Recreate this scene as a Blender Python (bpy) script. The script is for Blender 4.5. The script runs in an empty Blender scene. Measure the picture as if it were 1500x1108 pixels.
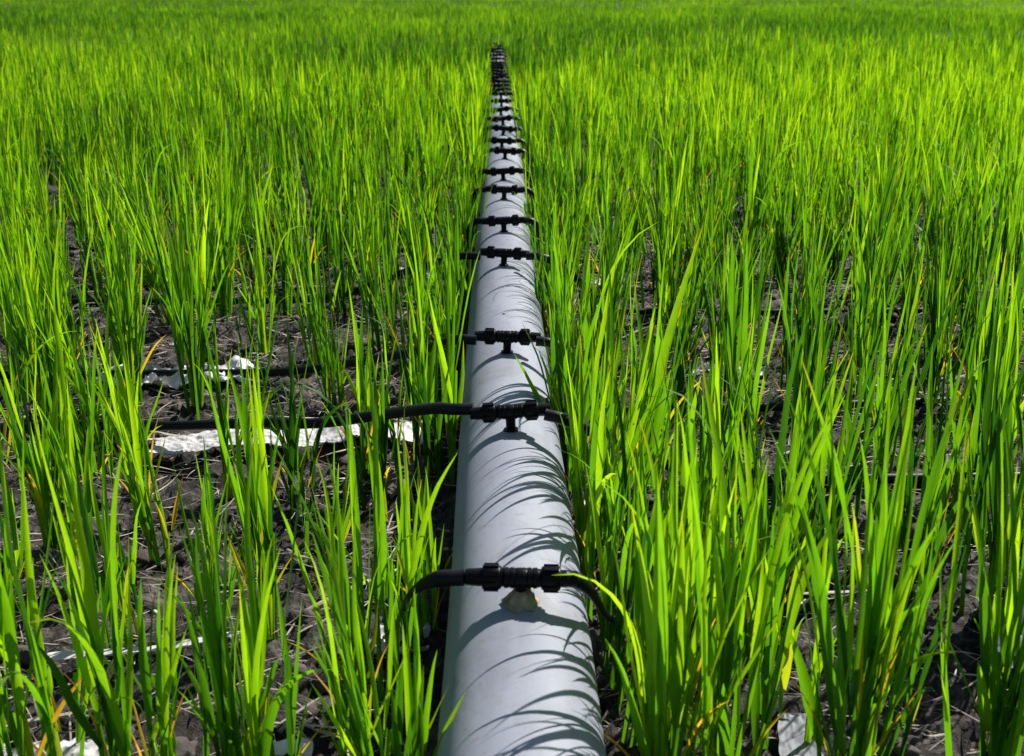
import bpy, math
import numpy as np
from mathutils import Vector, Matrix, noise as mnoise

scene = bpy.context.scene
col = scene.collection
rng = np.random.default_rng(7)
R = math.radians

# ---------------------------------------------------------------- camera, world, sun, exposure
cam_data = bpy.data.cameras.new("camera")
cam = bpy.data.objects.new("camera", cam_data)
col.objects.link(cam)
scene.camera = cam
cam_data.sensor_width = 36.0
cam_data.lens = 1650.0 / 1500.0 * 36.0
cam_data.clip_start = 0.02
cam_data.clip_end = 2000.0
CAM = (0.0, 0.0, 0.511)
cam.location = CAM
cam.rotation_euler = (R(90 - 19.03), 0.0, R(-0.85))
cam_data.dof.use_dof = True
cam_data.dof.focus_distance = 1.15
cam_data.dof.aperture_fstop = 16.0

SUN_EL, SUN_AZ = R(44), R(46)          # azimuth from +Y towards +X
world = bpy.data.worlds.new("World")
scene.world = world
world.use_nodes = True
wn = world.node_tree
sky = wn.nodes.new("ShaderNodeTexSky")
sky.sky_type = 'NISHITA'
sky.sun_disc = False
sky.sun_elevation = SUN_EL
sky.sun_rotation = SUN_AZ
wn.links.new(sky.outputs[0], wn.nodes["Background"].inputs[0])
wn.nodes["Background"].inputs[1].default_value = 0.062
sd = bpy.data.lights.new("sun", 'SUN')
sd.energy = 5.0
sd.angle = R(0.5)
sd.color = (1.0, 0.96, 0.9)
sun = bpy.data.objects.new("sun", sd)
col.objects.link(sun)
to_sun = Vector((math.sin(SUN_AZ) * math.cos(SUN_EL), math.cos(SUN_AZ) * math.cos(SUN_EL), math.sin(SUN_EL)))
sun.rotation_euler = to_sun.to_track_quat('Z', 'Y').to_euler()
sun.location = (3, 3, 6)
scene.view_settings.view_transform = 'Standard'
scene.view_settings.look = 'None'
scene.view_settings.gamma = 1.0
scene.view_settings.exposure = 0.42
scene.render.engine = 'CYCLES'
scene.cycles.max_bounces = 8
scene.cycles.transparent_max_bounces = 4

# ---------------------------------------------------------------- materials
def mat(name):
    m = bpy.data.materials.new(name)
    m.use_nodes = True
    nt = m.node_tree
    return m, nt, nt.nodes["Principled BSDF"], nt.nodes["Material Output"]

def ramp(nt, stops):
    r = nt.nodes.new("ShaderNodeValToRGB")
    e = r.color_ramp.elements
    while len(e) < len(stops):
        e.new(0.5)
    for k, (p_, c) in enumerate(stops):
        e[k].position = p_
        e[k].color = (*c, 1)
    return r

def noise_node(nt, scale, detail=4, rough=0.55, coord='Object', vec=None, dist=0.0):
    n = nt.nodes.new("ShaderNodeTexNoise")
    n.inputs['Scale'].default_value = scale
    n.inputs['Detail'].default_value = detail
    n.inputs['Roughness'].default_value = rough
    n.inputs['Distortion'].default_value = dist
    if vec is None:
        tc = nt.nodes.new("ShaderNodeTexCoord")
        vec = tc.outputs[coord]
    nt.links.new(vec, n.inputs['Vector'])
    return n

def bump(nt, height, strength, distance, p_):
    b = nt.nodes.new("ShaderNodeBump")
    b.inputs['Strength'].default_value = strength
    b.inputs['Distance'].default_value = distance
    nt.links.new(height, b.inputs['Height'])
    nt.links.new(b.outputs[0], p_.inputs['Normal'])
    return b

def leaf_material():
    m, nt, p_, out = mat("rice_leaf")
    at = nt.nodes.new("ShaderNodeAttribute"); at.attribute_name = "tint"
    sep = nt.nodes.new("ShaderNodeSeparateColor")
    nt.links.new(at.outputs['Color'], sep.inputs[0])
    # R = green tint, G = dryness, B = across the blade (midrib / veins)
    green = ramp(nt, [(0.0, (0.015, 0.070, 0.008)), (0.42, (0.083, 0.243, 0.007)), (1.0, (0.258, 0.462, 0.009))])
    nt.links.new(sep.outputs[0], green.inputs[0])
    dry = ramp(nt, [(0.0, (0.30, 0.36, 0.02)), (0.5, (0.48, 0.33, 0.03)), (1.0, (0.42, 0.22, 0.07))])
    nt.links.new(sep.outputs[1], dry.inputs[0])
    isdry = nt.nodes.new("ShaderNodeMath"); isdry.operation = 'MULTIPLY'; isdry.inputs[1].default_value = 3.0; isdry.use_clamp = True
    nt.links.new(sep.outputs[1], isdry.inputs[0])
    mx = nt.nodes.new("ShaderNodeMix"); mx.data_type = 'RGBA'
    nt.links.new(isdry.outputs[0], mx.inputs[0])
    nt.links.new(green.outputs[0], mx.inputs[6]); nt.links.new(dry.outputs[0], mx.inputs[7])
    # veins: fine stripes across the blade
    vein = nt.nodes.new("ShaderNodeMath"); vein.operation = 'MULTIPLY'; vein.inputs[1].default_value = 34.0
    nt.links.new(sep.outputs[2], vein.inputs[0])
    vs = nt.nodes.new("ShaderNodeMath"); vs.operation = 'SINE'
    nt.links.new(vein.outputs[0], vs.inputs[0])
    vm = nt.nodes.new("ShaderNodeMath"); vm.operation = 'MULTIPLY_ADD'; vm.inputs[1].default_value = 0.10; vm.inputs[2].default_value = 0.95
    nt.links.new(vs.outputs[0], vm.inputs[0])
    nz = noise_node(nt, 60, 3)
    nm = nt.nodes.new("ShaderNodeMapRange"); nm.inputs['To Min'].default_value = 0.75; nm.inputs['To Max'].default_value = 1.25
    nt.links.new(nz.outputs[0], nm.inputs[0])
    mm = nt.nodes.new("ShaderNodeMath"); mm.operation = 'MULTIPLY'
    nt.links.new(vm.outputs[0], mm.inputs[0]); nt.links.new(nm.outputs[0], mm.inputs[1])
    sc = nt.nodes.new("ShaderNodeVectorMath"); sc.operation = 'SCALE'
    nt.links.new(mx.outputs[2], sc.inputs[0]); nt.links.new(mm.outputs[0], sc.inputs['Scale'])
    nt.links.new(sc.outputs[0], p_.inputs['Base Color'])
    p_.inputs['Roughness'].default_value = 0.5
    p_.inputs['Specular IOR Level'].default_value = 0.28
    tr = nt.nodes.new("ShaderNodeBsdfTranslucent")
    tm = nt.nodes.new("ShaderNodeVectorMath"); tm.operation = 'MULTIPLY'; tm.inputs[1].default_value = (2.5, 2.2, 0.8)
    nt.links.new(sc.outputs[0], tm.inputs[0])
    nt.links.new(tm.outputs[0], tr.inputs['Color'])
    ms = nt.nodes.new("ShaderNodeMixShader"); ms.inputs[0].default_value = 0.55
    nt.links.new(p_.outputs[0], ms.inputs[1]); nt.links.new(tr.outputs[0], ms.inputs[2])
    nt.links.new(ms.outputs[0], out.inputs['Surface'])
    return m

def simple(name, color, rough, spec=0.5, nscale=20, var=0.3, bstr=0.3, bdist=0.001):
    m, nt, p_, out = mat(name)
    n = noise_node(nt, nscale, 5)
    a = tuple(c * (1 - var) for c in color); b = tuple(min(1, c * (1 + var)) for c in color)
    r = ramp(nt, [(0.3, a), (0.7, b)])
    nt.links.new(n.outputs[0], r.inputs[0]); nt.links.new(r.outputs[0], p_.inputs['Base Color'])
    p_.inputs['Roughness'].default_value = rough
    p_.inputs['Specular IOR Level'].default_value = spec
    bump(nt, n.outputs[0], bstr, bdist, p_)
    return m

def pipe_material():
    m, nt, p_, out = mat("grey_pvc")
    tc = nt.nodes.new("ShaderNodeTexCoord")
    mp = nt.nodes.new("ShaderNodeMapping"); mp.inputs['Scale'].default_value = (14, 3.0, 14)
    nt.links.new(tc.outputs['Object'], mp.inputs[0])
    n1 = noise_node(nt, 1.0, 5, 0.6, vec=mp.outputs[0])
    n2 = noise_node(nt, 140, 4, 0.7)
    r1 = ramp(nt, [(0.3, (0.205, 0.222, 0.272)), (0.5, (0.292, 0.312, 0.372)), (0.7, (0.355, 0.374, 0.43))])
    nt.links.new(n1.outputs[0], r1.inputs[0])
    r2 = ramp(nt, [(0.0, (0, 0, 0)), (0.58, (0, 0, 0)), (0.70, (0.8, 0.8, 0.8))])
    nt.links.new(n2.outputs[0], r2.inputs[0])
    mx = nt.nodes.new("ShaderNodeMix"); mx.data_type = 'RGBA'
    nt.links.new(r2.outputs[0], mx.inputs[0]); nt.links.new(r1.outputs[0], mx.inputs[6])
    mx.inputs[7].default_value = (0.27, 0.25, 0.23, 1)
    n4 = noise_node(nt, 19, 7, 0.75, dist=0.8)
    r4 = ramp(nt, [(0.50, (0, 0, 0)), (0.66, (0.45, 0.45, 0.45))])
    nt.links.new(n4.outputs[0], r4.inputs[0])
    m4 = nt.nodes.new("ShaderNodeMix"); m4.data_type = 'RGBA'
    nt.links.new(r4.outputs[0], m4.inputs[0]); nt.links.new(mx.outputs[2], m4.inputs[6])
    m4.inputs[7].default_value = (0.20, 0.195, 0.195, 1)
    mx = m4
    # mud splashed on the flanks, a stain that stays on the pipe
    sp = nt.nodes.new("ShaderNodeSeparateXYZ"); nt.links.new(tc.outputs['Object'], sp.inputs[0])
    n3 = noise_node(nt, 22, 6, 0.7)
    ad = nt.nodes.new("ShaderNodeMath"); ad.operation = 'MULTIPLY_ADD'; ad.inputs[1].default_value = -9.0; ad.inputs[2].default_value = 0.22
    nt.links.new(sp.outputs[2], ad.inputs[0])
    a2 = nt.nodes.new("ShaderNodeMath"); a2.operation = 'ADD'
    nt.links.new(ad.outputs[0], a2.inputs[0]); nt.links.new(n3.outputs[0], a2.inputs[1])
    r3 = ramp(nt, [(0.62, (0, 0, 0)), (0.80, (0.85, 0.85, 0.85))])
    nt.links.new(a2.outputs[0], r3.inputs[0])
    m2 = nt.nodes.new("ShaderNodeMix"); m2.data_type = 'RGBA'
    nt.links.new(r3.outputs[0], m2.inputs[0]); nt.links.new(mx.outputs[2], m2.inputs[6])
    m2.inputs[7].default_value = (0.10, 0.085, 0.075, 1)
    nt.links.new(m2.outputs[2], p_.inputs['Base Color'])
    p_.inputs['Roughness'].default_value = 0.55
    p_.inputs['Specular IOR Level'].default_value = 0.3
    bump(nt, n2.outputs[0], 0.15, 0.0006, p_)
    return m

def mud_material():
    m, nt, p_, out = mat("dark_mud")
    tc = nt.nodes.new("ShaderNodeTexCoord")
    n1 = noise_node(nt, 7, 7, 0.65)
    n2 = noise_node(nt, 90, 6, 0.7, dist=0.6)
    r1 = ramp(nt, [(0.36, (0.013, 0.011, 0.010)), (0.5, (0.052, 0.044, 0.039)), (0.61, (0.20, 0.172, 0.155))])  # palest stop paints sunlit flecks into the mud colour
    a = nt.nodes.new("ShaderNodeMath"); a.operation = 'MULTIPLY_ADD'; a.inputs[1].default_value = 0.55; a.inputs[2].default_value = -0.0
    nt.links.new(n2.outputs[0], a.inputs[0])
    b = nt.nodes.new("ShaderNodeMath"); b.operation = 'MULTIPLY_ADD'; b.inputs[1].default_value = 0.45
    nt.links.new(n1.outputs[0], b.inputs[0]); nt.links.new(a.outputs[0], b.inputs[2])
    nt.links.new(b.outputs[0], r1.inputs[0])
    nt.links.new(r1.outputs[0], p_.inputs['Base Color'])
    p_.inputs['Roughness'].default_value = 0.8
    p_.inputs['Specular IOR Level'].default_value = 0.35
    bump(nt, n2.outputs[0], 1.0, 0.012, p_)
    return m

LEAF = leaf_material()
PIPE = pipe_material()
MUD = mud_material()
BLACK = simple("black_plastic", (0.0035, 0.0035, 0.005), 0.36, 0.16, 60, 0.3, 0.25, 0.0005)
TUBE = simple("black_tube", (0.0045, 0.005, 0.008), 0.42, 0.26, 35, 0.4, 0.25, 0.0006)
BEIGE = simple("dry_sealant", (0.36, 0.29, 0.20), 0.8, 0.3, 120, 0.35, 0.8, 0.0015)
FILM = simple("weathered_white_film", (0.62, 0.60, 0.60), 0.5, 0.4, 26, 0.40, 1.0, 0.005)
GREYFILM = simple("grey_sheet", (0.20, 0.215, 0.24), 0.6, 0.4, 25, 0.3, 0.6, 0.002)
BROWNF = simple("mud_stained_board", (0.15, 0.118, 0.105), 0.8, 0.3, 40, 0.35, 0.9, 0.003)
STRAW = simple("pale_straw", (0.42, 0.36, 0.30), 0.7, 0.3, 15, 0.5, 0.3, 0.001)
CLOD = simple("mud_clod", (0.090, 0.074, 0.066), 0.9, 0.3, 50, 0.5, 1.0, 0.004)
PEBBLE = simple("pale_pebble", (0.50, 0.47, 0.44), 0.7, 0.4, 60, 0.3, 0.5, 0.002)

# ---------------------------------------------------------------- helpers
def tag(o, label=None, cat=None, group=None, kind=None):
    if label: o['label'] = label
    if cat: o['category'] = cat
    if group: o['group'] = group
    if kind: o['kind'] = kind
    return o

def make_mesh(name, V, Fq, material, attr=None, smooth=True):
    """V (n,3), Fq (m,4) quads or (m,3); attr (n,3) colour"""
    V = np.asarray(V, dtype=np.float32).reshape(-1, 3)
    Fq = np.asarray(Fq, dtype=np.int32)
    k = Fq.shape[1]
    me = bpy.data.meshes.new(name)
    me.vertices.add(len(V)); me.vertices.foreach_set('co', V.ravel())
    me.loops.add(Fq.size); me.loops.foreach_set('vertex_index', Fq.ravel())
    me.polygons.add(len(Fq))
    me.polygons.foreach_set('loop_start', np.arange(0, Fq.size, k, dtype=np.int32))
    me.polygons.foreach_set('loop_total', np.full(len(Fq), k, dtype=np.int32))
    if attr is not None:
        a = me.attributes.new("tint", 'FLOAT_COLOR', 'POINT')
        c = np.ones((len(V), 4), dtype=np.float32); c[:, :3] = attr
        a.data.foreach_set('color', c.ravel())
    me.update(calc_edges=True)
    if smooth:
        me.polygons.foreach_set('use_smooth', np.ones(len(Fq), dtype=bool))
    me.materials.append(material)
    return me

def link(name, me, parent=None, loc=None):
    o = bpy.data.objects.new(name, me)
    col.objects.link(o)
    if parent: o.parent = parent
    if loc is not None: o.location = loc
    return o

def vnoise(x, y, seed):
    xi = np.floor(x).astype(np.int64); yi = np.floor(y).astype(np.int64)
    fx = x - xi; fy = y - yi
    fx = fx * fx * (3 - 2 * fx); fy = fy * fy * (3 - 2 * fy)
    def h(a, b):
        n = (a * 374761393 + b * 668265263 + seed * 1442695041) & 0x7fffffff
        n = ((n ^ (n >> 13)) * 1274126177) & 0x7fffffff
        n = ((n ^ (n >> 16)) * 40503) & 0x7fffffff
        return (n & 0xffff) / 65535.0
    return (h(xi, yi) * (1 - fx) + h(xi + 1, yi) * fx) * (1 - fy) + (h(xi, yi + 1) * (1 - fx) + h(xi + 1, yi + 1) * fx) * fy

PX0 = 0.0125
def pipe_x(y):
    y = np.asarray(y, dtype=float)
    return PX0 + 0.0025 * np.exp(-((y - 0.75) / 0.25) ** 2) + 0.011 * np.exp(-((y - 3.6) / 1.3) ** 2)

def ground_z(x, y, fine=True):
    x = np.asarray(x, dtype=float); y = np.asarray(y, dtype=float)
    z = 0.020 * (vnoise(x * 5, y * 5, 1) - 0.5) + 0.018 * (vnoise(x * 14 + 3, y * 14, 2) - 0.5)
    dx = np.abs(x - pipe_x(y))
    z = z + 0.016 * np.clip((dx - 0.05) / 0.12, 0, 1) - 0.004 + (0.028 * vnoise(x * 0 + np.sign(x - PX0) * 7, y * 17, 31) ) * np.exp(-((dx - 0.05) / 0.022) ** 2)
    if fine:
        r1 = 1 - np.abs(2 * vnoise(x * 27, y * 36, 3) - 1)
        r2 = 1 - np.abs(2 * vnoise(x * 80 + 5, y * 95, 4) - 1)
        wx = x + 0.012 * (vnoise(x * 60, y * 60, 6) - .5); wy = y + 0.012 * (vnoise(x * 60, y * 60, 7) - .5)
        r3 = 1 - np.abs(2 * vnoise(wx * 130, wy * 190, 8) - 1)
        z = z + 0.012 * (r1 ** 2 - 0.4) + 0.008 * (r2 ** 3 - 0.3) + 0.006 * (r3 ** 3 - 0.3) + 0.004 * (vnoise(x * 260, y * 260, 5) - 0.5)
    return z

# ---------------------------------------------------------------- ground
def grow(start, end, step0, f):
    out = [start]; s = step0
    while out[-1] < end:
        out.append(out[-1] + s); s *= f
    return out
xs_p = grow(0.85, 220, 0.007, 1.09)
xs = np.array(sorted([-v for v in xs_p]) + list(np.arange(-0.845, 0.845, 0.0048)) + xs_p)
ys = np.array([-60, -20, -8, -3, -1, -0.4, 0, 0.2, 0.35] + list(np.arange(0.42, 2.6, 0.0052)) + grow(2.605, 260, 0.008, 1.045))
GX, GY = np.meshgrid(xs, ys)
GZ = ground_z(GX, GY)
far = np.clip((np.hypot(GX, GY) - 3) / 3, 0, 1)
GZ = GZ * (1 - far) - 0.012 * far
nx, ny = len(xs), len(ys)
idx = np.arange(nx * ny).reshape(ny, nx)
Fg = np.stack([idx[:-1, :-1], idx[:-1, 1:], idx[1:, 1:], idx[1:, :-1]], -1).reshape(-1, 4)
g = link("ground", make_mesh("ground", np.stack([GX, GY, GZ], -1), Fg, MUD))
tag(g, "dark lumpy mud of the paddy floor", "ground", kind="structure")

# ---------------------------------------------------------------- tubes and lathes
def tube_arrays(pts, rad, n=14, caps=True, rads=None, wob=0.0):
    pts = [Vector(p_) for p_ in pts]
    V = []; m = len(pts)
    up = Vector((0, 0, 1))
    for i, p_ in enumerate(pts):
        t = (pts[min(i + 1, m - 1)] - pts[max(i - 1, 0)]).normalized()
        ref = up if abs(t.dot(up)) < 0.95 else Vector((1, 0, 0))
        s = t.cross(ref).normalized(); u = s.cross(t)
        r = rads[i] if rads is not None else rad
        for k in range(n):
            a = 2 * math.pi * k / n
            V.append(p_ + s * (math.cos(a) * r) + u * (math.sin(a) * r))
    F = []
    for i in range(m - 1):
        for k in range(n):
            F.append((i * n + k, i * n + (k + 1) % n, (i + 1) * n + (k + 1) % n, (i + 1) * n + k))
    return V, F

class MB:
    def __init__(s): s.V = []; s.F = []
    def add(s, V, F):
        b = len(s.V); s.V += [tuple(v) for v in V]; s.F += [tuple(i + b for i in f) for f in F]
    def tube(s, pts, r, n=14, rads=None, cap=True):
        V, F = tube_arrays(pts, r, n, rads=rads)
        if cap:
            F = list(F) + [tuple(range(n))[::-1], tuple(range(len(V) - n, len(V)))]
        s.add(V, F)
    def lathe_x(s, prof, cy=0, cz=0, n=24, poly=None):
        """prof: list (x, r) along X"""
        V = []
        for x, r in prof:
            for k in range(n):
                a = 2 * math.pi * k / n
                rr = r
                if poly and r > poly[0]:
                    rr = r * (1 + poly[2] * max(0, math.cos(poly[1] * a)) ** 3)
                V.append((x, cy + rr * math.cos(a), cz + rr * math.sin(a)))
        F = []
        for i in range(len(prof) - 1):
            for k in range(n):
                F.append((i * n + k, (i + 1) * n + k, (i + 1) * n + (k + 1) % n, i * n + (k + 1) % n))
        F.append(tuple(range(n))); F.append(tuple(range(len(V) - n, len(V)))[::-1])
        s.add(V, F)
    def lathe_z(s, prof, cx=0, cy=0, n=20, jit=0.0):
        V = []
        for z, r in prof:
            for k in range(n):
                a = 2 * math.pi * k / n
                rr = r * (1 + jit * (mnoise.noise(Vector((math.cos(a) * 2, math.sin(a) * 2, z * 300)))))
                V.append((cx + rr * math.cos(a), cy + rr * math.sin(a), z))
        F = []
        for i in range(len(prof) - 1):
            for k in range(n):
                F.append((i * n + k, i * n + (k + 1) % n, (i + 1) * n + (k + 1) % n, (i + 1) * n + k))
        F.append(tuple(range(n))[::-1]); F.append(tuple(range(len(V) - n, len(V))))
        s.add(V, F)
    def box(s, c, d):
        V = [(c[0] + sx * d[0] / 2, c[1] + sy * d[1] / 2, c[2] + sz * d[2] / 2) for sx in (-1, 1) for sy in (-1, 1) for sz in (-1, 1)]
        s.add(V, [(0, 1, 3, 2), (4, 6, 7, 5), (0, 4, 5, 1), (2, 3, 7, 6), (0, 2, 6, 4), (1, 5, 7, 3)])
    def mesh(s, name, material, smooth=True, auto=40):
        me = bpy.data.meshes.new(name)
        me.from_pydata(s.V, [], s.F); me.update()
        if smooth:
            me.polygons.foreach_set('use_smooth', [True] * len(me.polygons))
            me.set_sharp_from_angle(angle=R(auto))
        me.materials.append(material)
        return me

# ---------------------------------------------------------------- main pipe
PR = 0.0517; PZ = 0.068; PTOP = PZ + PR
pts = []; rads = []
y = -0.6
while y < 9.2:
    pts.append((float(pipe_x(y)), y, PZ)); rads.append(PR)
    y += 0.06 if y < 6 else 0.2
mb = MB(); mb.tube(pts, PR, 72, rads=rads)
pipe = link("irrigation_pipe", mb.mesh("irrigation_pipe", PIPE))
tag(pipe, "long straight light grey plastic pipe running through the rice field", "pipe")
# rough dark shell over the far stretch of the pipe, patchier further out
CV, CFc = [], []
cy_ = np.arange(4.72, 9.2, 0.02); ca_ = np.linspace(-1.35, 1.35, 34)
for yv in cy_:
    cover = 1.0 if yv < 6.3 else 0.45
    for av in ca_:
        n_ = mnoise.noise(Vector((av * 2.2, yv * 5, 3))) * 0.6 + mnoise.noise(Vector((av * 6, yv * 22, 8))) * 0.5
        rr = PR - 0.004 + 0.010 * min(1.0, max(0.0, (n_ + cover - 0.35) * 2.5)) + 0.004 * mnoise.noise(Vector((av * 15, yv * 60, 1)))
        CV.append((float(pipe_x(yv)) + math.sin(av) * rr, yv, PZ + math.cos(av) * rr))
nc = len(ca_)
for i_ in range(len(cy_) - 1):
    for j_ in range(nc - 1):
        CFc.append((i_ * nc + j_, i_ * nc + j_ + 1, (i_ + 1) * nc + j_ + 1, (i_ + 1) * nc + j_))
link("dark_shell", make_mesh("dark_shell", CV, CFc, MUD), pipe)
hb = MB()
hb.lathe_z([(0.0, 0.0022), (0.0006, 0.0020), (0.0009, 0.0012)], 0, 0, 14)
link("hole_dot", hb.mesh("hole_dot", BLACK), pipe, (float(pipe_x(1.385)) - 0.003, 1.385, PTOP - 0.0002))  # black disc, its colour standing for the darkness inside a drilled hole

# ---------------------------------------------------------------- tees and drip tubes
TEES = [0.67, 0.985, 1.225, 1.655, 1.905, 2.22, 2.458, 2.784, 2.98, 3.252, 3.51, 3.788, 4.088, 4.38]
while TEES[-1] < 8.3:
    TEES.append(TEES[-1] + (0.19 if TEES[-1] < 6.2 else 0.34) + 0.06 * ((len(TEES) * 37) % 7) / 7)
TS = 0.82                                   # overall size of the tee mouldings
BZ = 0.0225
ORD = ["first", "second", "third", "fourth", "fifth", "sixth", "seventh", "eighth", "ninth", "tenth", "eleventh", "twelfth",
       "thirteenth", "fourteenth", "fifteenth", "sixteenth", "seventeenth", "eighteenth", "nineteenth", "twentieth",
       "twenty-first", "twenty-second", "twenty-third", "twenty-fourth", "twenty-fifth", "twenty-sixth", "twenty-seventh",
       "twenty-eighth", "twenty-ninth", "thirtieth", "thirty-first", "thirty-second", "thirty-third", "thirty-fourth",
       "thirty-fifth", "thirty-sixth", "thirty-seventh", "thirty-eighth", "thirty-ninth", "fortieth"]

def body_mesh():
    m = MB()
    prof = [(-0.046, 0.0058), (-0.0455, 0.0066)]
    prof += [(-0.034, 0.0076)]
    x = -0.017
    prof += [(-0.0185, 0.0072), (-0.018, 0.0092), (-0.0165, 0.0092), (-0.016, 0.0074)]
    for k in range(2):
        a = -0.0142 + k * 0.0048
        prof += [(a, 0.0079), (a + 0.0005, 0.0086), (a + 0.0032, 0.0086), (a + 0.0037, 0.0079)]
    prof += [(-0.003, 0.0084), (0.003, 0.0084)]
    for k in range(2):
        a = 0.0046 + k * 0.0048
        prof += [(a, 0.0079), (a + 0.0005, 0.0086), (a + 0.0032, 0.0086), (a + 0.0037, 0.0079)]
    prof += [(0.016, 0.0074), (0.0165, 0.0092), (0.018, 0.0092), (0.0185, 0.0072), (0.034, 0.0072), (0.0455, 0.0066), (0.046, 0.0058)]
    m.lathe_x(prof, 0, BZ)
    return m.mesh("tee_body", BLACK)

def nut_mesh():
    m = MB()
    m.lathe_x([(-0.0075, 0.0080), (-0.0072, 0.0096), (-0.0062, 0.0103), (0.0055, 0.0103), (0.0068, 0.0098), (0.0075, 0.0085)], 0, 0, n=24)
    for k in range(8):                                  # grip lugs
        a = 2 * math.pi * k / 8 + 0.2
        V = []
        ca, sa = math.cos(a), math.sin(a)
        for sx in (-0.0062, 0.0058):
            for w in (-0.0016, 0.0016):
                for r in (0.0095, 0.0116):
                    V.append((sx, ca * r - sa * w, sa * r + ca * w))
        m.add(V, [(0, 1, 3, 2), (4, 6, 7, 5), (0, 4, 5, 1), (2, 3, 7, 6), (0, 2, 6, 4), (1, 5, 7, 3)])
    return m.mesh("coupling_nut", BLACK)

def stem_mesh():
    m = MB()
    m.lathe_z([(-0.004, 0.0064), (0.002, 0.0064), (0.0025, 0.0056), (0.012, 0.0056), (0.015, 0.0066), (BZ, 0.0066)], 0, 0)
    m.lathe_z([(-0.0015, 0.0085), (0.0015, 0.0085), (0.002, 0.0066)], 0, 0)
    return m.mesh("connector_stem", BLACK)

BODY, NUT, STEM = body_mesh(), nut_mesh(), stem_mesh()

def sealant_mesh():
    m = MB()
    m.lathe_z([(-0.006, 0.0150), (0.0005, 0.0145), (0.003, 0.0115), (0.007, 0.0092), (0.011, 0.0080), (0.0125, 0.0060)], 0, 0, 40, jit=0.45)
    return m.mesh("sealant_collar", BEIGE)

tee_tilts = [(1.2, -1.0), (-2.5, 2.0), (2.0, 1.0), (3.0, -2.0), (-1.5, 2.0), (2.5, 0.0)]
tee_off = [0.001, 0.0, -0.0005, -0.0015, 0.0, 0.001]
tees = []
for i, ty in enumerate(TEES):
    tx = float(pipe_x(ty))
    e = bpy.data.objects.new("tee_connector", None); col.objects.link(e)
    tl, yw = tee_tilts[i] if i < len(tee_tilts) else (rng.uniform(-7, 7), rng.uniform(-9, 9))
    off = tee_off[i] if i < len(tee_off) else rng.uniform(-0.004, 0.004)
    e.location = (tx + off, ty, PTOP)
    e.rotation_euler = (0, R(tl), R(yw)); e.scale = (TS, TS, TS)
    if i == 0:
        lab = "black tee connector closest to the camera, its stem set in beige sealant on the pipe"
    else:
        lab = "black tee connector, %s along the grey pipe counting from the bottom edge of the photo" % ORD[i]
    tag(e, lab, "pipe fitting", "black tee connectors along the pipe")
    link("tee_body", BODY, e)
    link("connector_stem", STEM, e)
    for sx in (-1, 1):
        n_ = link("coupling_nut", NUT, e, (sx * 0.0245, 0, BZ)); n_.rotation_euler = (rng.uniform(0, 1), 0, 0)
    if i == 0:
        link("sealant_collar", sealant_mesh(), e)
    tees.append(e)

def catmull(P, n=10):
    P = [Vector(p_) for p_ in P]; Q = [P[0] * 2 - P[1]] + P + [P[-1] * 2 - P[-2]]
    out = []
    for i in range(1, len(Q) - 2):
        for k in range(n):
            t = k / n
            a, b, c, d = Q[i - 1], Q[i], Q[i + 1], Q[i + 2]
            out.append(0.5 * ((2 * b) + (c - a) * t + (2 * a - 5 * b + 4 * c - d) * t * t + (3 * b - a - 3 * c + d) * t ** 3))
    out.append(P[-1])
    return out

HZ = PTOP + BZ * TS
# tube paths in world metres for the first laterals; (x, y, z) from the nut outwards
SPEC = {
    (0, -1): [(-0.022, 0.671, HZ), (-0.040, 0.673, HZ - 0.002), (-0.052, 0.682, HZ - 0.012), (-0.063, 0.705, HZ - 0.034), (-0.071, 0.745, 0.068), (-0.077, 0.80, 0.025), (-0.08, 0.85, -0.02)],
    (0, 1): [(0.045, 0.669, HZ), (0.054, 0.671, HZ - 0.003), (0.065, 0.680, HZ - 0.018), (0.078, 0.710, 0.086), (0.093, 0.77, 0.045), (0.100, 0.86, 0.015), (0.104, 0.90, -0.02)],
    (1, -1): [(-0.022, 0.989, HZ + 0.001), (-0.042, 0.992, HZ), (-0.062, 1.01, HZ - 0.006), (-0.119, 1.075, 0.101), (-0.19, 1.12, 0.075), (-0.262, 1.15, 0.064), (-0.36, 1.172, 0.052), (-0.466, 1.19, 0.046), (-0.7, 1.20, 0.030), (-0.9, 1.2, -0.03)],
    (1, 1): [(0.045, 0.977, HZ), (0.062, 0.975, HZ - 0.004), (0.085, 0.985, HZ - 0.018), (0.12, 1.01, 0.095), (0.16, 1.04, 0.065), (0.22, 1.07, 0.033), (0.36, 1.09, 0.02), (0.9, 1.10, 0.02)],
    (3, -1): [(-0.022, 1.634, HZ), (-0.042, 1.637, HZ), (-0.060, 1.645, HZ - 0.004), (-0.11, 1.68, 0.112), (-0.17, 1.72, 0.085), (-0.26, 1.76, 0.045), (-0.45, 1.80, 0.026), (-1.0, 1.82, 0.022)],
    (3, 1): [(0.045, 1.632, HZ), (0.062, 1.631, HZ), (0.080, 1.635, HZ - 0.006), (0.115, 1.66, 0.105), (0.15, 1.69, 0.065), (0.22, 1.72, 0.028), (0.9, 1.75, 0.02)],
    (2, -1): [(-0.022, 1.212, HZ), (-0.042, 1.215, HZ), (-0.062, 1.225, HZ - 0.008), (-0.11, 1.29, 0.098), (-0.19, 1.36, 0.062), (-0.28, 1.40, 0.038), (-0.45, 1.43, 0.026), (-1.0, 1.44, 0.022)],
    (2, 1): [(0.045, 1.208, HZ), (0.060, 1.207, HZ - 0.002), (0.075, 1.21, HZ - 0.012), (0.095, 1.23, 0.085), (0.12, 1.26, 0.045), (0.18, 1.29, 0.024), (0.9, 1.35, 0.02)],
}
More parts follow.
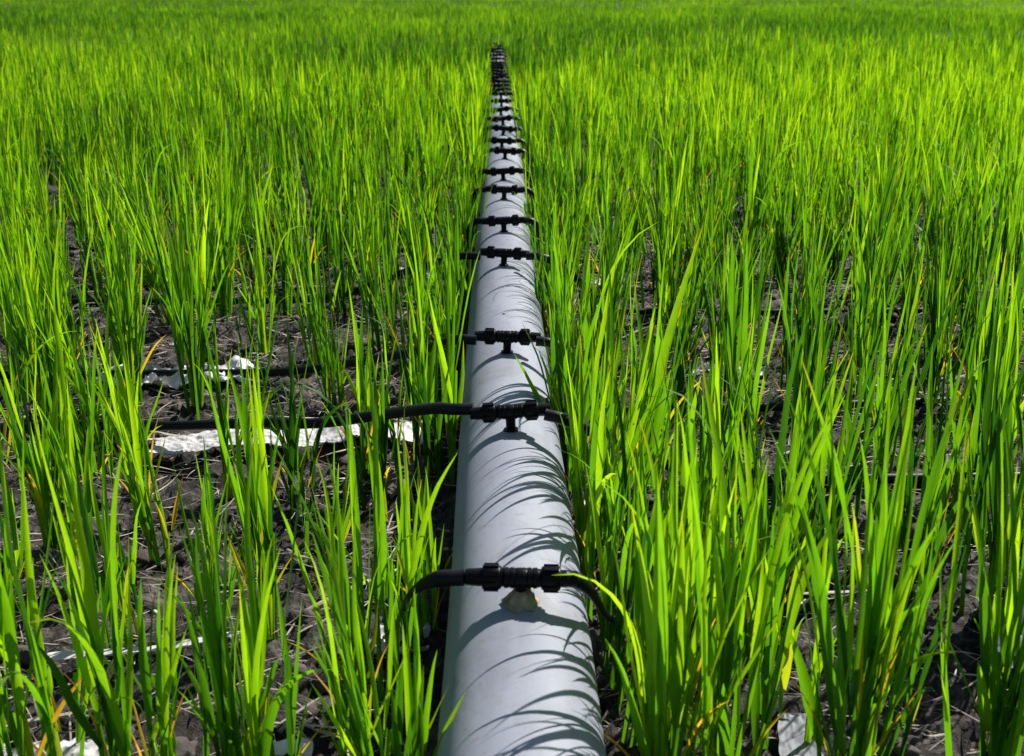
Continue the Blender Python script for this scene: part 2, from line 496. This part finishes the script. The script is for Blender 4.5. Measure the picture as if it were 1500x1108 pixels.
for i, ty in enumerate(TEES):
    for s in (-1, 1):
        tx = float(pipe_x(ty))
        if (i, s) in SPEC:
            P = SPEC[(i, s)]
        else:
            b = rng.uniform(-0.02, 0.06) if i > 3 else 0.05
            P = [(tx + s * 0.033, ty, HZ), (tx + s * 0.047, ty + 0.001, HZ - 0.001), (tx + s * 0.057, ty + 0.004, HZ - 0.012),
                 (tx + s * 0.065, ty + 0.01 + b * .3, HZ - 0.045), (tx + s * 0.072, ty + b * .6, 0.045), (tx + s * 0.11, ty + b, 0.016), (tx + s * (0.9 if i < 8 else 0.5), ty + b * 1.5, 0.02)]
        C = catmull(P, 8)
        m = MB(); m.tube(C, 0.0057, 14, rads=[0.0057 - (0.0034 * min(1, max(0, (q_ - 8) / 14)) if i == 0 else 0) for q_ in range(len(C))])
        nm = link("drip_tube", m.mesh("drip_tube", TUBE))
        side = "left" if s < 0 else "right"
        if i == 0:
            lab = "black drip tube bending down %s from the tee nearest the camera" % ("to the left" if s < 0 else "to the right")
        elif i == 1 and s < 0:
            lab = "thick black drip tube reaching far out over the pale film strip"
        else:
            lab = "black drip tube leaving the %s tee connector towards the %s" % (ORD[i], side)
        tag(nm, lab, "tube", "black drip tubes plugged into the tees")

# ---------------------------------------------------------------- rice blades
def blades(base, az, th0, kap, L, W, S, tint, dry, fold=0.35, twist=None, sheath=False, pw=1.6, three=True):
    """vectorised ribbons: returns V (N,S+1,c,3), faces, attr"""
    N = len(L)
    s = np.linspace(0, 1, S + 1)
    sm = (s[1:] + s[:-1]) / 2
    pw = np.asarray(pw, dtype=float).reshape(-1, 1)
    th = th0[:, None] + kap[:, None] * sm[None, :] ** pw
    if S >= 4: th = th + np.cumsum(rng.normal(0, 0.028, (N, S)), 1)
    ds = (L / S)[:, None]
    hx = np.concatenate([np.zeros((N, 1)), np.cumsum(np.sin(th) * ds, 1)], 1)
    hz = np.concatenate([np.zeros((N, 1)), np.cumsum(np.cos(th) * ds, 1)], 1)
    dx, dy = np.cos(az)[:, None], np.sin(az)[:, None]
    C = np.stack([base[:, 0:1] + hx * dx, base[:, 1:2] + hx * dy, base[:, 2:3] + hz], -1)
    T = np.gradient(C, axis=1); T /= np.linalg.norm(T, axis=2, keepdims=True) + 1e-9
    side = np.stack([-np.sin(az), np.cos(az), np.zeros(N)], -1)[:, None, :] * np.ones((1, S + 1, 1))
    if S >= 6: C = C + side * (np.cumsum(np.cumsum(rng.normal(0, 0.022, (N, S + 1)), 1), 1) * (L / S)[:, None])[..., None]
    nrm = np.cross(side, T)
    if twist is None: twist = rng.uniform(-1.2, 1.2, N)
    a0 = rng.uniform(-0.9, 0.9, N)
    ang = a0[:, None] + twist[:, None] * s[None, :]
    sd_ = side * np.cos(ang)[..., None] + nrm * np.sin(ang)[..., None]
    nn = -side * np.sin(ang)[..., None] + nrm * np.cos(ang)[..., None]
    if sheath:
        w = W[:, None] * (1.0 - 0.35 * s[None, :])
    else:
        w = W[:, None] * np.clip(0.55 + 1.6 * s[None, :], 0, 1) * np.clip(1 - s[None, :] ** 2.6, 0.02, 1) ** 0.9
    hw = (w / 2)[..., None]
    if three:
        V = np.stack([C - sd_ * hw + nn * hw * fold, C - nn * hw * fold * 0.2, C + sd_ * hw + nn * hw * fold], 2)
        c = 3
    else:
        V = np.stack([C - sd_ * hw, C + sd_ * hw], 2); c = 2
    i0 = (np.arange(N)[:, None, None] * (S + 1) * c + np.arange(S)[None, :, None] * c + np.arange(c - 1)[None, None, :])
    F = np.stack([i0, i0 + 1, i0 + 1 + c, i0 + c], -1).reshape(-1, 4)
    A = np.empty((N, S + 1, c, 3))
    A[..., 0] = (tint[:, None] + 0.12 * (s[None, :] - 0.4))[..., None]
    A[..., 1] = dry[..., None] if dry.ndim == 2 else dry[:, None, None]
    A[..., 2] = np.linspace(0, 1, c)[None, None, :]
    return V.reshape(-1, 3), F, np.clip(A.reshape(-1, 3), 0, 1)

def cat_geo(parts):
    V, F, A = [], [], []; b = 0
    for v, f, a in parts:
        V.append(v); F.append(f + b); A.append(a); b += len(v)
    return np.concatenate(V), np.concatenate(F), np.concatenate(A)

def field_tint(x, y):
    return 0.41 - 0.22 * np.clip((np.asarray(y) - 2.5) / 7, 0, 1) + 0.60 * (vnoise(np.asarray(x) * 1.1 + 9, np.asarray(y) * 0.7, 11) - 0.5) + 0.25 * (vnoise(np.asarray(x) * 5, np.asarray(y) * 5, 12) - 0.5)

def plants_geo(P, h, nt_, lod, lean=None, spread=1.0):
    """P (n,3) plant bases, h (n) height scale, nt_ (n) tillers. Returns leaf geo, stem geo, dry geo (per plant index kept only for lod 0)"""
    n = len(P)
    rep = np.repeat(np.arange(n), nt_)
    T = len(rep)
    if T == 0: return None
    H = h[rep]
    az = rng.uniform(0, 2 * np.pi, T)
    off = np.abs(rng.normal(0, 0.012, T)) * spread
    base = P[rep] + np.stack([off * np.cos(az), off * np.sin(az), np.zeros(T)], -1)
    tilt = np.abs(rng.normal(0.075, 0.06, T)) * spread
    sl = rng.uniform(0.08, 0.145, T) * H * np.clip(1 / np.clip(1.12 - 0.11 * P[rep, 1], 0.66, 1.0), 1, 1.4)
    dirx = np.sin(tilt) * np.cos(az); diry = np.sin(tilt) * np.sin(az)
    if lean is not None:
        dirx = dirx + lean[rep, 0]; diry = diry + lean[rep, 1]
        tilt = np.arctan(np.hypot(dirx, diry)); az = np.arctan2(diry, dirx)
    else:
        tilt = np.arcsin(np.clip(np.hypot(dirx, diry), 0, 1))
    tint0 = field_tint(P[rep, 0], P[rep, 1]) + rng.normal(0, 0.13, T)
    up = np.stack([np.sin(tilt) * np.cos(az), np.sin(tilt) * np.sin(az), np.cos(tilt)], -1)
    out = {}
    S0 = {0: 4, 1: 2, 2: 1}[lod]
    if lod < 2:
        out['stem'] = blades(base, az, tilt, np.zeros(T), sl, rng.uniform(0.0045, 0.0065, T), S0, tint0 * 0.8 - 0.05, np.where(rng.random(T) < 0.08, 0.12, 0.0), fold=1.0, twist=np.zeros(T), sheath=True, three=lod == 0)
    ff = np.clip(1.12 - 0.11 * P[rep, 1], 0.66, 1.0)
    nl = {0: 4, 1: 3, 2: 2}[lod]
    fr = [0.96, 0.72, 0.48, 0.80][:nl]
    dts = [0.02, 0.10, 0.19, 0.34][:nl]
    LV = []
    for k in range(nl):
        keep = rng.random(T) < [1.0, 0.95, 0.75, 0.50][k]
        idx_ = np.nonzero(keep)[0]; M = len(idx_)
        b = base[idx_] + up[idx_] * (sl[idx_] * fr[k])[:, None]
        # leaves part to opposite sides of the tiller
        laz = rng.uniform(0, 2 * np.pi, M); lt = np.abs(rng.normal(dts[k], 0.055, M)) + 0.01
        ddx = up[idx_, 0] + np.sin(lt) * np.cos(laz); ddy = up[idx_, 1] + np.sin(lt) * np.sin(laz)
        aa = np.arctan2(ddy, ddx); th = np.arctan2(np.hypot(ddx, ddy), 1.0)
        L = rng.uniform([0.11, 0.10, 0.06, 0.04][k], [0.20, 0.215, 0.16, 0.11][k], M) * H[idx_] * ff[idx_]
        kap = np.where(rng.random(M) < 0.08, rng.uniform(0.5, 1.9, M), np.abs(rng.normal(0.06, 0.16, M)))
        wf = np.where(P[rep[idx_], 1] < 1.2, 1.0, 0.80 * np.clip(ff[idx_], .85, 1))
        W = wf * (0.0034 + 0.0054 * rng.random(M)) * (1.0 if lod < 2 else 1.1) * np.clip(H[idx_], 0.6, 1.1)
        ti = tint0[idx_] + rng.normal(0, 0.19 if lod == 0 else 0.30, M) + [0.10, 0.0, -0.05, 0.18][k]
        S = {0: 9, 1: 4, 2: 2}[lod]
        if lod == 0:
            s_ = np.linspace(0, 1, S + 1)[None, :]
            tipd = np.where(rng.random(M) < 0.16, 1.0, 0.0)[:, None] * np.clip((s_ - 0.82) * 1.6, 0, 0.3)
            old = np.where(rng.random(M) < [0.0, 0.0, 0.035, 0.04][k], rng.uniform(0.06, 0.25, M), 0.0)[:, None]
            dr = np.maximum(tipd, old * np.ones_like(s_))
        else:
            dr = np.where(rng.random(M) < [0.0, 0.004, 0.05][k], rng.uniform(0.08, 0.4, M), 0.0)
        LV.append(blades(b, aa, th, kap, L, W, S, ti, dr, three=lod < 2, pw=rng.uniform(1.2, 4.5, M)))
    out['leaf'] = cat_geo(LV)
    return out

def dry_geo(P, h, k):
    """k yellow old leaves hanging out low from one plant"""
    az = rng.uniform(0, 2 * np.pi, k)
    b = np.repeat(P[None, :], k, 0) + np.stack([0.006 * np.cos(az), 0.006 * np.sin(az), rng.uniform(0.01, 0.06, k) * h], -1)
    L = rng.uniform(0.06, 0.13, k) * h
    return blades(b, az, rng.uniform(0.12, 0.5, k), rng.uniform(0.1, 0.9, k), L, rng.uniform(0.0022, 0.0042, k), 8, np.full(k, .5),
                  np.clip(rng.uniform(0.1, 0.5, k)[:, None] + np.linspace(-0.15, 0.3, 9)[None, :], 0.12, 1), fold=0.7)

# ---- positions
hand = [  # x, y, height scale, tillers, lean x, lean y
    # front row on the left of the pipe
    (-0.305, 0.60, 1.06, 8, -0.03, 0), (-0.290, 0.635, .70, 3, .12, 0), (-0.240, 0.600, 1.10, 7, .03, 0), (-0.222, 0.615, .85, 4, 0.02, 0), (-0.162, 0.590, 1.08, 9, 0.0, 0),
    (-0.145, 0.61, .8, 4, -0.05, 0), (-0.078, 0.60, 0.95, 6, -.10, 0), (-0.055, 0.575, .80, 5, 0.05, 0),
    (-0.10, 0.70, .98, 7, -.04, 0), (-0.078, 0.74, 0.9, 5, .03, 0), (-0.31, 0.80, .78, 5, -.05, 0), (-0.19, 0.805, .95, 8, 0, 0), (-0.243, 0.83, .72, 4, .05, 0), (-0.40, 0.80, 1.0, 9, 0, 0), (-0.46, .82, 1.05, 9, 0, 0),
    (-0.40, 0.61, 0.9, 6, .05, 0),
    (0.096, 0.665, .95, 6, .10, 0), (0.088, 0.825, .92, 8, .06, 0), (0.090, 0.905, 1.0, 9, .04, 0), (0.092, 0.965, .95, 8, .05, 0), (0.092, 0.735, .80, 5, .10, 0), (0.087, 1.14, 1.22, 7, .03, 0),
    (-0.062, 1.13, 1.25, 5, -.02, 0), (-0.054, 0.90, .42, 4, -.05, 0), (-0.056, 0.80, .60, 5, -.06, 0), (-0.054, 1.20, .8, 4, -.05, 0),
    (-0.118, 1.06, .82, 5, -.03, 0), (-0.195, 1.04, .92, 5, 0, 0), (-0.275, 1.07, .85, 5, .03, 0), (-0.345, 1.01, .95, 7, 0, 0), (-0.155, 0.92, .62, 4, .04, 0), (-0.30, 0.93, .75, 5, -.04, 0), (-0.37, 0.90, .9, 6, 0, 0),
    # front row on the right
    (0.108, 0.585, 1.04, 8, .02, 0), (0.148, 0.60, 1.08, 9, .03, 0), (0.132, 0.67, .95, 6, 0, 0), (0.222, 0.575, 1.12, 9, 0, 0), (0.240, 0.61, 1.05, 7, .05, 0), (0.19, 0.68, .9, 5, -.03, 0),
    (0.318, 0.59, 1.06, 8, -.02, 0), (0.335, 0.62, 1.05, 7, .03, 0), (0.375, 0.58, 1.0, 7, .06, 0),
    (0.122, 0.80, .90, 6, .0, 0), (0.172, 0.82, .95, 7, 0, 0), (0.225, 0.81, .98, 7, 0, 0), (0.27, 0.85, .9, 5, 0, 0), (0.355, 0.83, .95, 7, .02, 0), (0.40, 0.80, 1.0, 7, 0, 0), (.46, .83, 1.0, 7, 0, 0),
]
Pn = [[h_[0], h_[1], h_[2] * (0.86 if h_[0] < 0 else 0.92), h_[3] + (1 if h_[1] < .9 else 0), h_[4], h_[5]] for h_ in hand]
rows = [0.97, 1.12, 1.33, 1.52, 1.72, 1.90]
yy = 1.90
while yy < 6.2:
    yy += 0.165 if yy < 3 else 0.15
    rows.append(yy)
allp = []
for ri, ry in enumerate(rows):
    half = 0.55 * ry + 0.55
    x = -half
    while x < half:
        x += 0.083 * rng.uniform(0.8, 1.25)
        yj = ry + rng.normal(0, 0.022)
        xr = x + rng.normal(0, 0.008)
        d = xr - float(pipe_x(yj))
        if abs(d) < 0.066: continue
        keep = 1.0
        if d < 0 and ry < 1.0: keep = 0.22 if xr > -0.36 else 1.0
        elif d < 0 and ry < 1.2: keep = 0.42 if xr > -0.40 else 1.0
        elif d < 0 and ry < 2.1: keep = 0.92 if xr > -0.40 else 1.0
        elif d > 0 and ry < 2.0: keep = 0.90 if xr < 0.35 else 0.95
        if d < 0 and ry < 1.05 and -0.27 < xr: continue
        if rng.random() > keep: continue
        hs = rng.normal(0.93, 0.10)
        if d < 0 and ry < 1.8 and xr > -.36: hs *= 0.88
        nt0 = int(rng.integers(3, 7)) if (d < 0 and ry < 1.2 and xr > -.40) else (int(rng.integers(6, 11)) if ry < 1.2 else int(rng.integers(9, 15)))
        if ry > 1.2: hs *= 0.93
        if ry > 3: nt0 += 4
        allp.append([xr, yj, hs, nt0, rng.normal(0, .03), rng.normal(0, .03)])
for sgn in (-1, 1):                                   # plants hugging the pipe
    yq = 1.28 if sgn > 0 else 1.30
    while yq < 6.3:
        yq += rng.uniform(0.06, 0.13)
        off = rng.uniform(0.064, 0.078)
        allp.append([float(pipe_x(yq)) + sgn * off, yq, rng.uniform(0.6, 0.9), int(rng.integers(4, 8)), sgn * rng.uniform(0.0, 0.06), rng.normal(0, .03)])
Pn += allp
Pn = np.array(Pn, dtype=float)
# which of them the picture shows
fwd = Pn[:, 1]
u = (Pn[:, 0]) / np.maximum(Pn[:, 1] * 0.945 + 0.08, .05)
inview = np.abs(u) < 0.50
order = np.argsort(np.where(inview, fwd, 1e9))
near_idx = order[:300]
rest_idx = order[300:]
near = Pn[near_idx]
gz = ground_z(near[:, 0], near[:, 1], fine=False) - 0.006

# labels: place along the pipe by the tees, then rank outwards from the pipe
gap = np.searchsorted(np.array(TEES), near[:, 1])
info = {}
for side in (-1, 1):
    for gk in np.unique(gap):
        sel = [k for k in range(len(near)) if gap[k] == gk and np.sign(near[k, 0] - PX0) == side]
        sel.sort(key=lambda k: abs(near[k, 0] - PX0))
        for q, k in enumerate(sel): info[k] = (side, gk, q, len(sel))

def plant_label(k, dryc):
    side, gk, q, n = info[k]
    sd_ = "left" if side < 0 else "right"
    h_, lx = near[k, 2], near[k, 4]
    if h_ < 0.83: look = "short"
    elif h_ > 1.06: look = "tall"
    else: look = "young"
    if True:
        where = "before the first tee" if gk == 0 else "between %s and %s tees" % (ORD[gk - 1], ORD[gk])
        return "%s rice plant %s, %s out from the pipe on its %s" % (look, where, ORD[q], sd_)
    return None

for k in range(len(near)):
    x, y_, h_, nt_, lx, ly = near[k]
    P0 = np.array([[0.0, 0.0, 0.0]])
    # tint needs world position: build at world, then shift
    Pw = np.array([[x, y_, gz[k]]])
    geo = plants_geo(Pw, np.array([h_]), np.array([int(nt_)]), 0, lean=np.array([[lx, ly]]))
    o_loc = (x, y_, float(gz[k]))
    v, f, a = geo['leaf']
    root = link("rice_plant", make_mesh("rice_plant_leaves", v - Pw, f, LEAF, a), None, o_loc)
    v, f, a = geo['stem']
    link("stem", make_mesh("rice_stems", v - Pw, f, LEAF, a), root)
    kd = int(rng.integers(0, 5)) if y_ < 3 else int(rng.integers(0, 2))
    if kd:
        v, f, a = dry_geo(Pw[0], h_, kd)
        link("dry_leaf", make_mesh("dry_leaves", v - Pw, f, LEAF, a), root)
    lab = plant_label(k, kd)
    side, gk, q, n = info[k]
    if lab:
        tag(root, lab, "rice plant", "young rice plants standing in rows along the pipe")
    else:
        sd_ = "left" if side < 0 else "right"
        tag(root, "green rice plant in the denser rows %s of the pipe, beyond the fifth tee connector" % sd_, "rice plant",
            "rice plants past the fifth tee, %s of the pipe" % sd_)

# ---- the rest of the field: one mass
parts = []
rest = Pn[rest_idx]
Pr = np.column_stack([rest[:, 0], rest[:, 1], ground_z(rest[:, 0], rest[:, 1], fine=False) - 0.005])
gg = plants_geo(Pr, rest[:, 2], rest[:, 3].astype(int), 1)
parts += [gg['leaf'], gg['stem']]

def scatter(y0, y1, dens, slope, margin):
    ymid = (y0 + y1) / 2
    half = slope * y1 + margin
    n = int(dens * (y1 - y0) * 2 * half)
    x = rng.uniform(-half, half, n); y_ = rng.uniform(y0, y1, n)
    k = np.abs(x) < slope * y_ + margin
    x, y_ = x[k], y_[k]
    d = np.abs(x - pipe_x(y_))
    k = (d > 0.066 + 0.004 * rng.random(len(x))) | (y_ > 7.9)
    return x[k], y_[k]

for (y0, y1, dens, lod, tl, hh) in [(6.3, 9, 84, 1, (8, 11), 0.88), (9, 14, 74, 2, (10, 14), 0.88), (14, 24, 50, 2, (9, 13), 0.9), (24, 45, 20, 2, (5, 7), 1.05), (45, 100, 5, 2, (5, 7), 1.1)]:
    step = (y1 - y0) / 3
    for q in range(3):
        x, y_ = scatter(y0 + q * step, y0 + (q + 1) * step, dens, 0.56, 0.8)
        n = len(x)
        hs = rng.normal(hh, 0.09, n) * (0.88 + 0.22 * vnoise(x * 0.9, y_ * 0.6, 21))
        P_ = np.column_stack([x, y_, np.full(n, -0.008)])
        gg = plants_geo(P_, hs, rng.integers(tl[0], tl[1], n), lod)
        parts.append(gg['leaf'])
        if 'stem' in gg: parts.append(gg['stem'])
v, f, a = cat_geo(parts)
fo = link("rice_field", make_mesh("rice_field", v, f, LEAF, a))
tag(fo, "dense green mass of rice stretching away to the top of the photo", "rice field", kind="stuff")
print("field faces", len(f))

# ---------------------------------------------------------------- ground litter
def straw_geo(n, xr, yr, Lr, Wr, flat=True):
    x = rng.uniform(*xr, n); y_ = rng.uniform(*yr, n)
    k = np.abs(x - pipe_x(y_)) > 0.062
    x, y_ = x[k], y_[k]; n = len(x)
    z = ground_z(x, y_) + rng.uniform(0.001, 0.009, n)
    az = rng.normal(0, 0.7, n) + np.pi * rng.integers(0, 2, n)
    th = rng.uniform(1.35, 1.62, n)
    return blades(np.column_stack([x, y_, z]), az, th, rng.uniform(-0.6, 0.6, n), rng.uniform(*Lr, n), rng.uniform(*Wr, n), 6, np.full(n, .5), np.full(n, .5), fold=0.5)
v, f, a = cat_geo([straw_geo(13000, (-1.0, 1.0), (0.5, 2.6), (0.012, 0.06), (0.0006, 0.0020)), straw_geo(350, (-1.0, 1.0), (0.5, 2.6), (0.05, 0.14), (0.0025, 0.006))])
so = link("dry_straw", make_mesh("dry_straw", v, f, STRAW))
tag(so, "pale dry straw and root fibres littering the dark mud", "straw", kind="stuff")

import bmesh
def lumps(n, xr, yr, rr, material, name, squash=0.6):
    bm = bmesh.new(); bmesh.ops.create_icosphere(bm, subdivisions=2, radius=1.0)
    bv = np.array([v_.co[:] for v_ in bm.verts]); bf = np.array([[v_.index for v_ in f_.verts] for f_ in bm.faces]); bm.free()
    x = rng.uniform(*xr, n); y_ = rng.uniform(*yr, n)
    k = np.abs(x - pipe_x(y_)) > 0.07; x, y_ = x[k], y_[k]; n = len(x)
    r = rr[0] + (rr[1] - rr[0]) * rng.random(n) ** 4
    V, F = [], []
    for i in range(n):
        s = rng.uniform(0.6, 1.4, 3) * r[i]; s[2] *= squash
        q = bv * s
        j = np.array([mnoise.noise(Vector(p_ * 1.3 + i * 3.1)) for p_ in bv])
        j2 = np.array([mnoise.noise(Vector(p_ * 3.5 + i * 1.7)) for p_ in bv])
        q = q * (1 + 0.6 * j + 0.45 * j2)[:, None]
        c = math.cos(i * 1.7); s2 = math.sin(i * 1.7)
        q = np.column_stack([q[:, 0] * c - q[:, 1] * s2, q[:, 0] * s2 + q[:, 1] * c, q[:, 2]])
        V.append(q + np.array([x[i], y_[i], float(ground_z(x[i], y_[i])) + r[i] * 0.1])); F.append(bf + i * len(bv))
    return link(name, make_mesh(name, np.concatenate(V), np.concatenate(F), material, smooth=name != "mud_crumbs"))
tag(lumps(3500, (-0.95, 0.95), (0.55, 2.4), (0.002, 0.013), CLOD, "mud_crumbs"), "dark broken mud crumbs scattered over the paddy floor", "mud", kind="stuff")
tag(lumps(160, (-0.9, 0.9), (0.55, 2.4), (0.0015, 0.006), PEBBLE, "pale_gravel"), "small pale stones and husks lying on the dark mud", "gravel", kind="stuff")

# ---------------------------------------------------------------- crumpled film pieces and boards
def sheet(name, corners, material, label, cat, seed, amp=0.006, lift=0.006, n=(60, 14), group=None, rag=0.12, thick=0.0012):
    """corners: 4 ground points (x, y) around the piece"""
    A, B, C_, D = [np.array(c, dtype=float) for c in corners]
    U = np.linspace(0, 1, n[0]); W_ = np.linspace(0, 1, n[1])
    V = []
    for i, u_ in enumerate(U):
        for j, w_ in enumerate(W_):
            # ragged edges
            e = (mnoise.noise(Vector((u_ * 9, seed, 0))) * rag if j == 0 else 0) + (mnoise.noise(Vector((u_ * 8, seed, 5))) * rag if j == n[1] - 1 else 0)
            w2 = w_ + e
            e2 = mnoise.noise(Vector((w_ * 5, seed, 9))) * rag * 0.4 if i in (0, n[0] - 1) else 0
            u2 = u_ + e2
            p_ = (A * (1 - u2) + B * u2) * (1 - w2) + (D * (1 - u2) + C_ * u2) * w2
            z = float(ground_z(p_[0], p_[1], fine=False)) + lift
            z += amp * (mnoise.noise(Vector((p_[0] * 30, p_[1] * 55, seed))) + 0.9 * abs(mnoise.noise(Vector((p_[0] * 60 + p_[1] * 40, p_[1] * 150, seed + 3)))) + 0.5 * abs(mnoise.noise(Vector((p_[0] * 180, p_[1] * 220, seed + 7)))))
            V.append((p_[0], p_[1], z))
    nU, nW = n
    cx = np.mean([v_[0] for v_ in V]); cy = np.mean([v_[1] for v_ in V])
    top = [(v_[0] - cx, v_[1] - cy, v_[2]) for v_ in V]; bot = [(a_, b_, c_ - thick) for a_, b_, c_ in top]
    F = []; o_ = len(top)
    for i in range(nU - 1):
        for j in range(nW - 1):
            a_, b_, c_, d_ = i * nW + j, (i + 1) * nW + j, (i + 1) * nW + j + 1, i * nW + j + 1
            F.append((a_, b_, c_, d_)); F.append((d_ + o_, c_ + o_, b_ + o_, a_ + o_))
    ring = [i * nW for i in range(nU)] + [(nU - 1) * nW + j for j in range(1, nW)] + [i * nW + nW - 1 for i in range(nU - 2, -1, -1)] + [j for j in range(nW - 2, 0, -1)]
    for k in range(len(ring)):
        a_, b_ = ring[k], ring[(k + 1) % len(ring)]
        F.append((b_, a_, a_ + o_, b_ + o_))
    m = MB(); m.V = top + bot; m.F = F
    o = link(name, m.mesh(name, material, auto=50), None, (cx, cy, 0))
    return tag(o, label, cat, group)

GR = "torn pale film scraps on the mud"
sheet("film_strip", [(-0.375, 1.145), (-0.085, 1.205), (-0.086, 1.258), (-0.385, 1.182)], FILM, "long torn white film strip lying under the thick drip tube", "plastic film", 1, 0.004, 0.022, (220, 32), GR, 0.10)
sheet("wooden_board", [(-0.125, 1.09), (-0.075, 1.10), (-0.078, 1.19), (-0.125, 1.185)], BROWNF, "mud-stained brown scrap below the right end of the long white strip", "scrap", 2, 0.010, 0.008, (40, 16), None)
sheet("film_scrap", [(-0.53, 1.40), (-0.33, 1.40), (-0.33, 1.46), (-0.52, 1.465)], FILM, "crumpled white film scrap behind the thick drip tube, far out on the left", "plastic film", 3, 0.014, 0.010, (60, 16), GR)
sheet("film_scrap", [(0.088, 1.04), (0.135, 1.02), (0.14, 1.05), (0.095, 1.10)], FILM, "small bright scrap against the right flank of the pipe, before the second tee", "plastic film", 4, 0.006, 0.014, (20, 16), GR)
sheet("film_scrap", [(0.36, 0.71), (0.50, 0.73), (0.50, 0.80), (0.39, 0.80)], FILM, "wrinkled pale film at the right edge between rice plants", "plastic film", 5, 0.018, 0.008, (70, 40), GR)
sheet("grey_sheet", [(0.19, 0.63), (0.222, 0.63), (0.22, 0.68), (0.20, 0.68)], GREYFILM, "bluish grey sheet piece lying flat between the front plants right of the pipe", "sheet", 6, 0.004, 0.012, (30, 20))
sheet("flat_stick", [(-0.36, 0.765), (-0.205, 0.79), (-0.205, 0.800), (-0.36, 0.776)], FILM, "narrow pale flat strip on the mud, left of the pipe before the second tee", "strip", 7, 0.002, 0.012, (50, 6), None, 0.25)
sheet("film_scrap", [(-0.36, 0.60), (-0.27, 0.60), (-0.27, 0.655), (-0.35, 0.66)], FILM, "ragged white scrap at the bottom edge under the outer left plants", "plastic film", 8, 0.008, 0.008, (40, 20), GR)
sheet("film_scrap", [(-0.20, 0.60), (-0.13, 0.60), (-0.13, 0.665), (-0.19, 0.66)], FILM, "ragged white scrap at the bottom edge nearer the pipe on its left", "plastic film", 9, 0.008, 0.006, (40, 20), GR)
sheet("film_scrap", [(-0.105, 0.77), (-0.055, 0.78), (-0.055, 0.815), (-0.10, 0.81)], FILM, "small white scrap close to the left flank of the pipe beside the first tee", "plastic film", 10, 0.008, 0.006, (24, 20), GR)
sheet("film_scrap", [(-0.20, 2.00), (-0.11, 2.00), (-0.11, 2.07), (-0.19, 2.08)], FILM, "pale scrap left of the pipe, behind the fifth tee", "plastic film", 11, 0.008, 0.008, (30, 20), GR)
sheet("film_scrap", [(0.10, 1.93), (0.20, 1.93), (0.19, 2.01), (0.11, 2.02)], FILM, "pale scrap right of the pipe, behind the fifth tee", "plastic film", 12, 0.010, 0.008, (30, 20), GR)
sheet("film_scrap", [(0.26, 1.42), (0.36, 1.41), (0.37, 1.45), (0.27, 1.46)], FILM, "bright scrap among the plants on the right, level with the third tee", "plastic film", 13, 0.010, 0.010, (40, 16), GR)
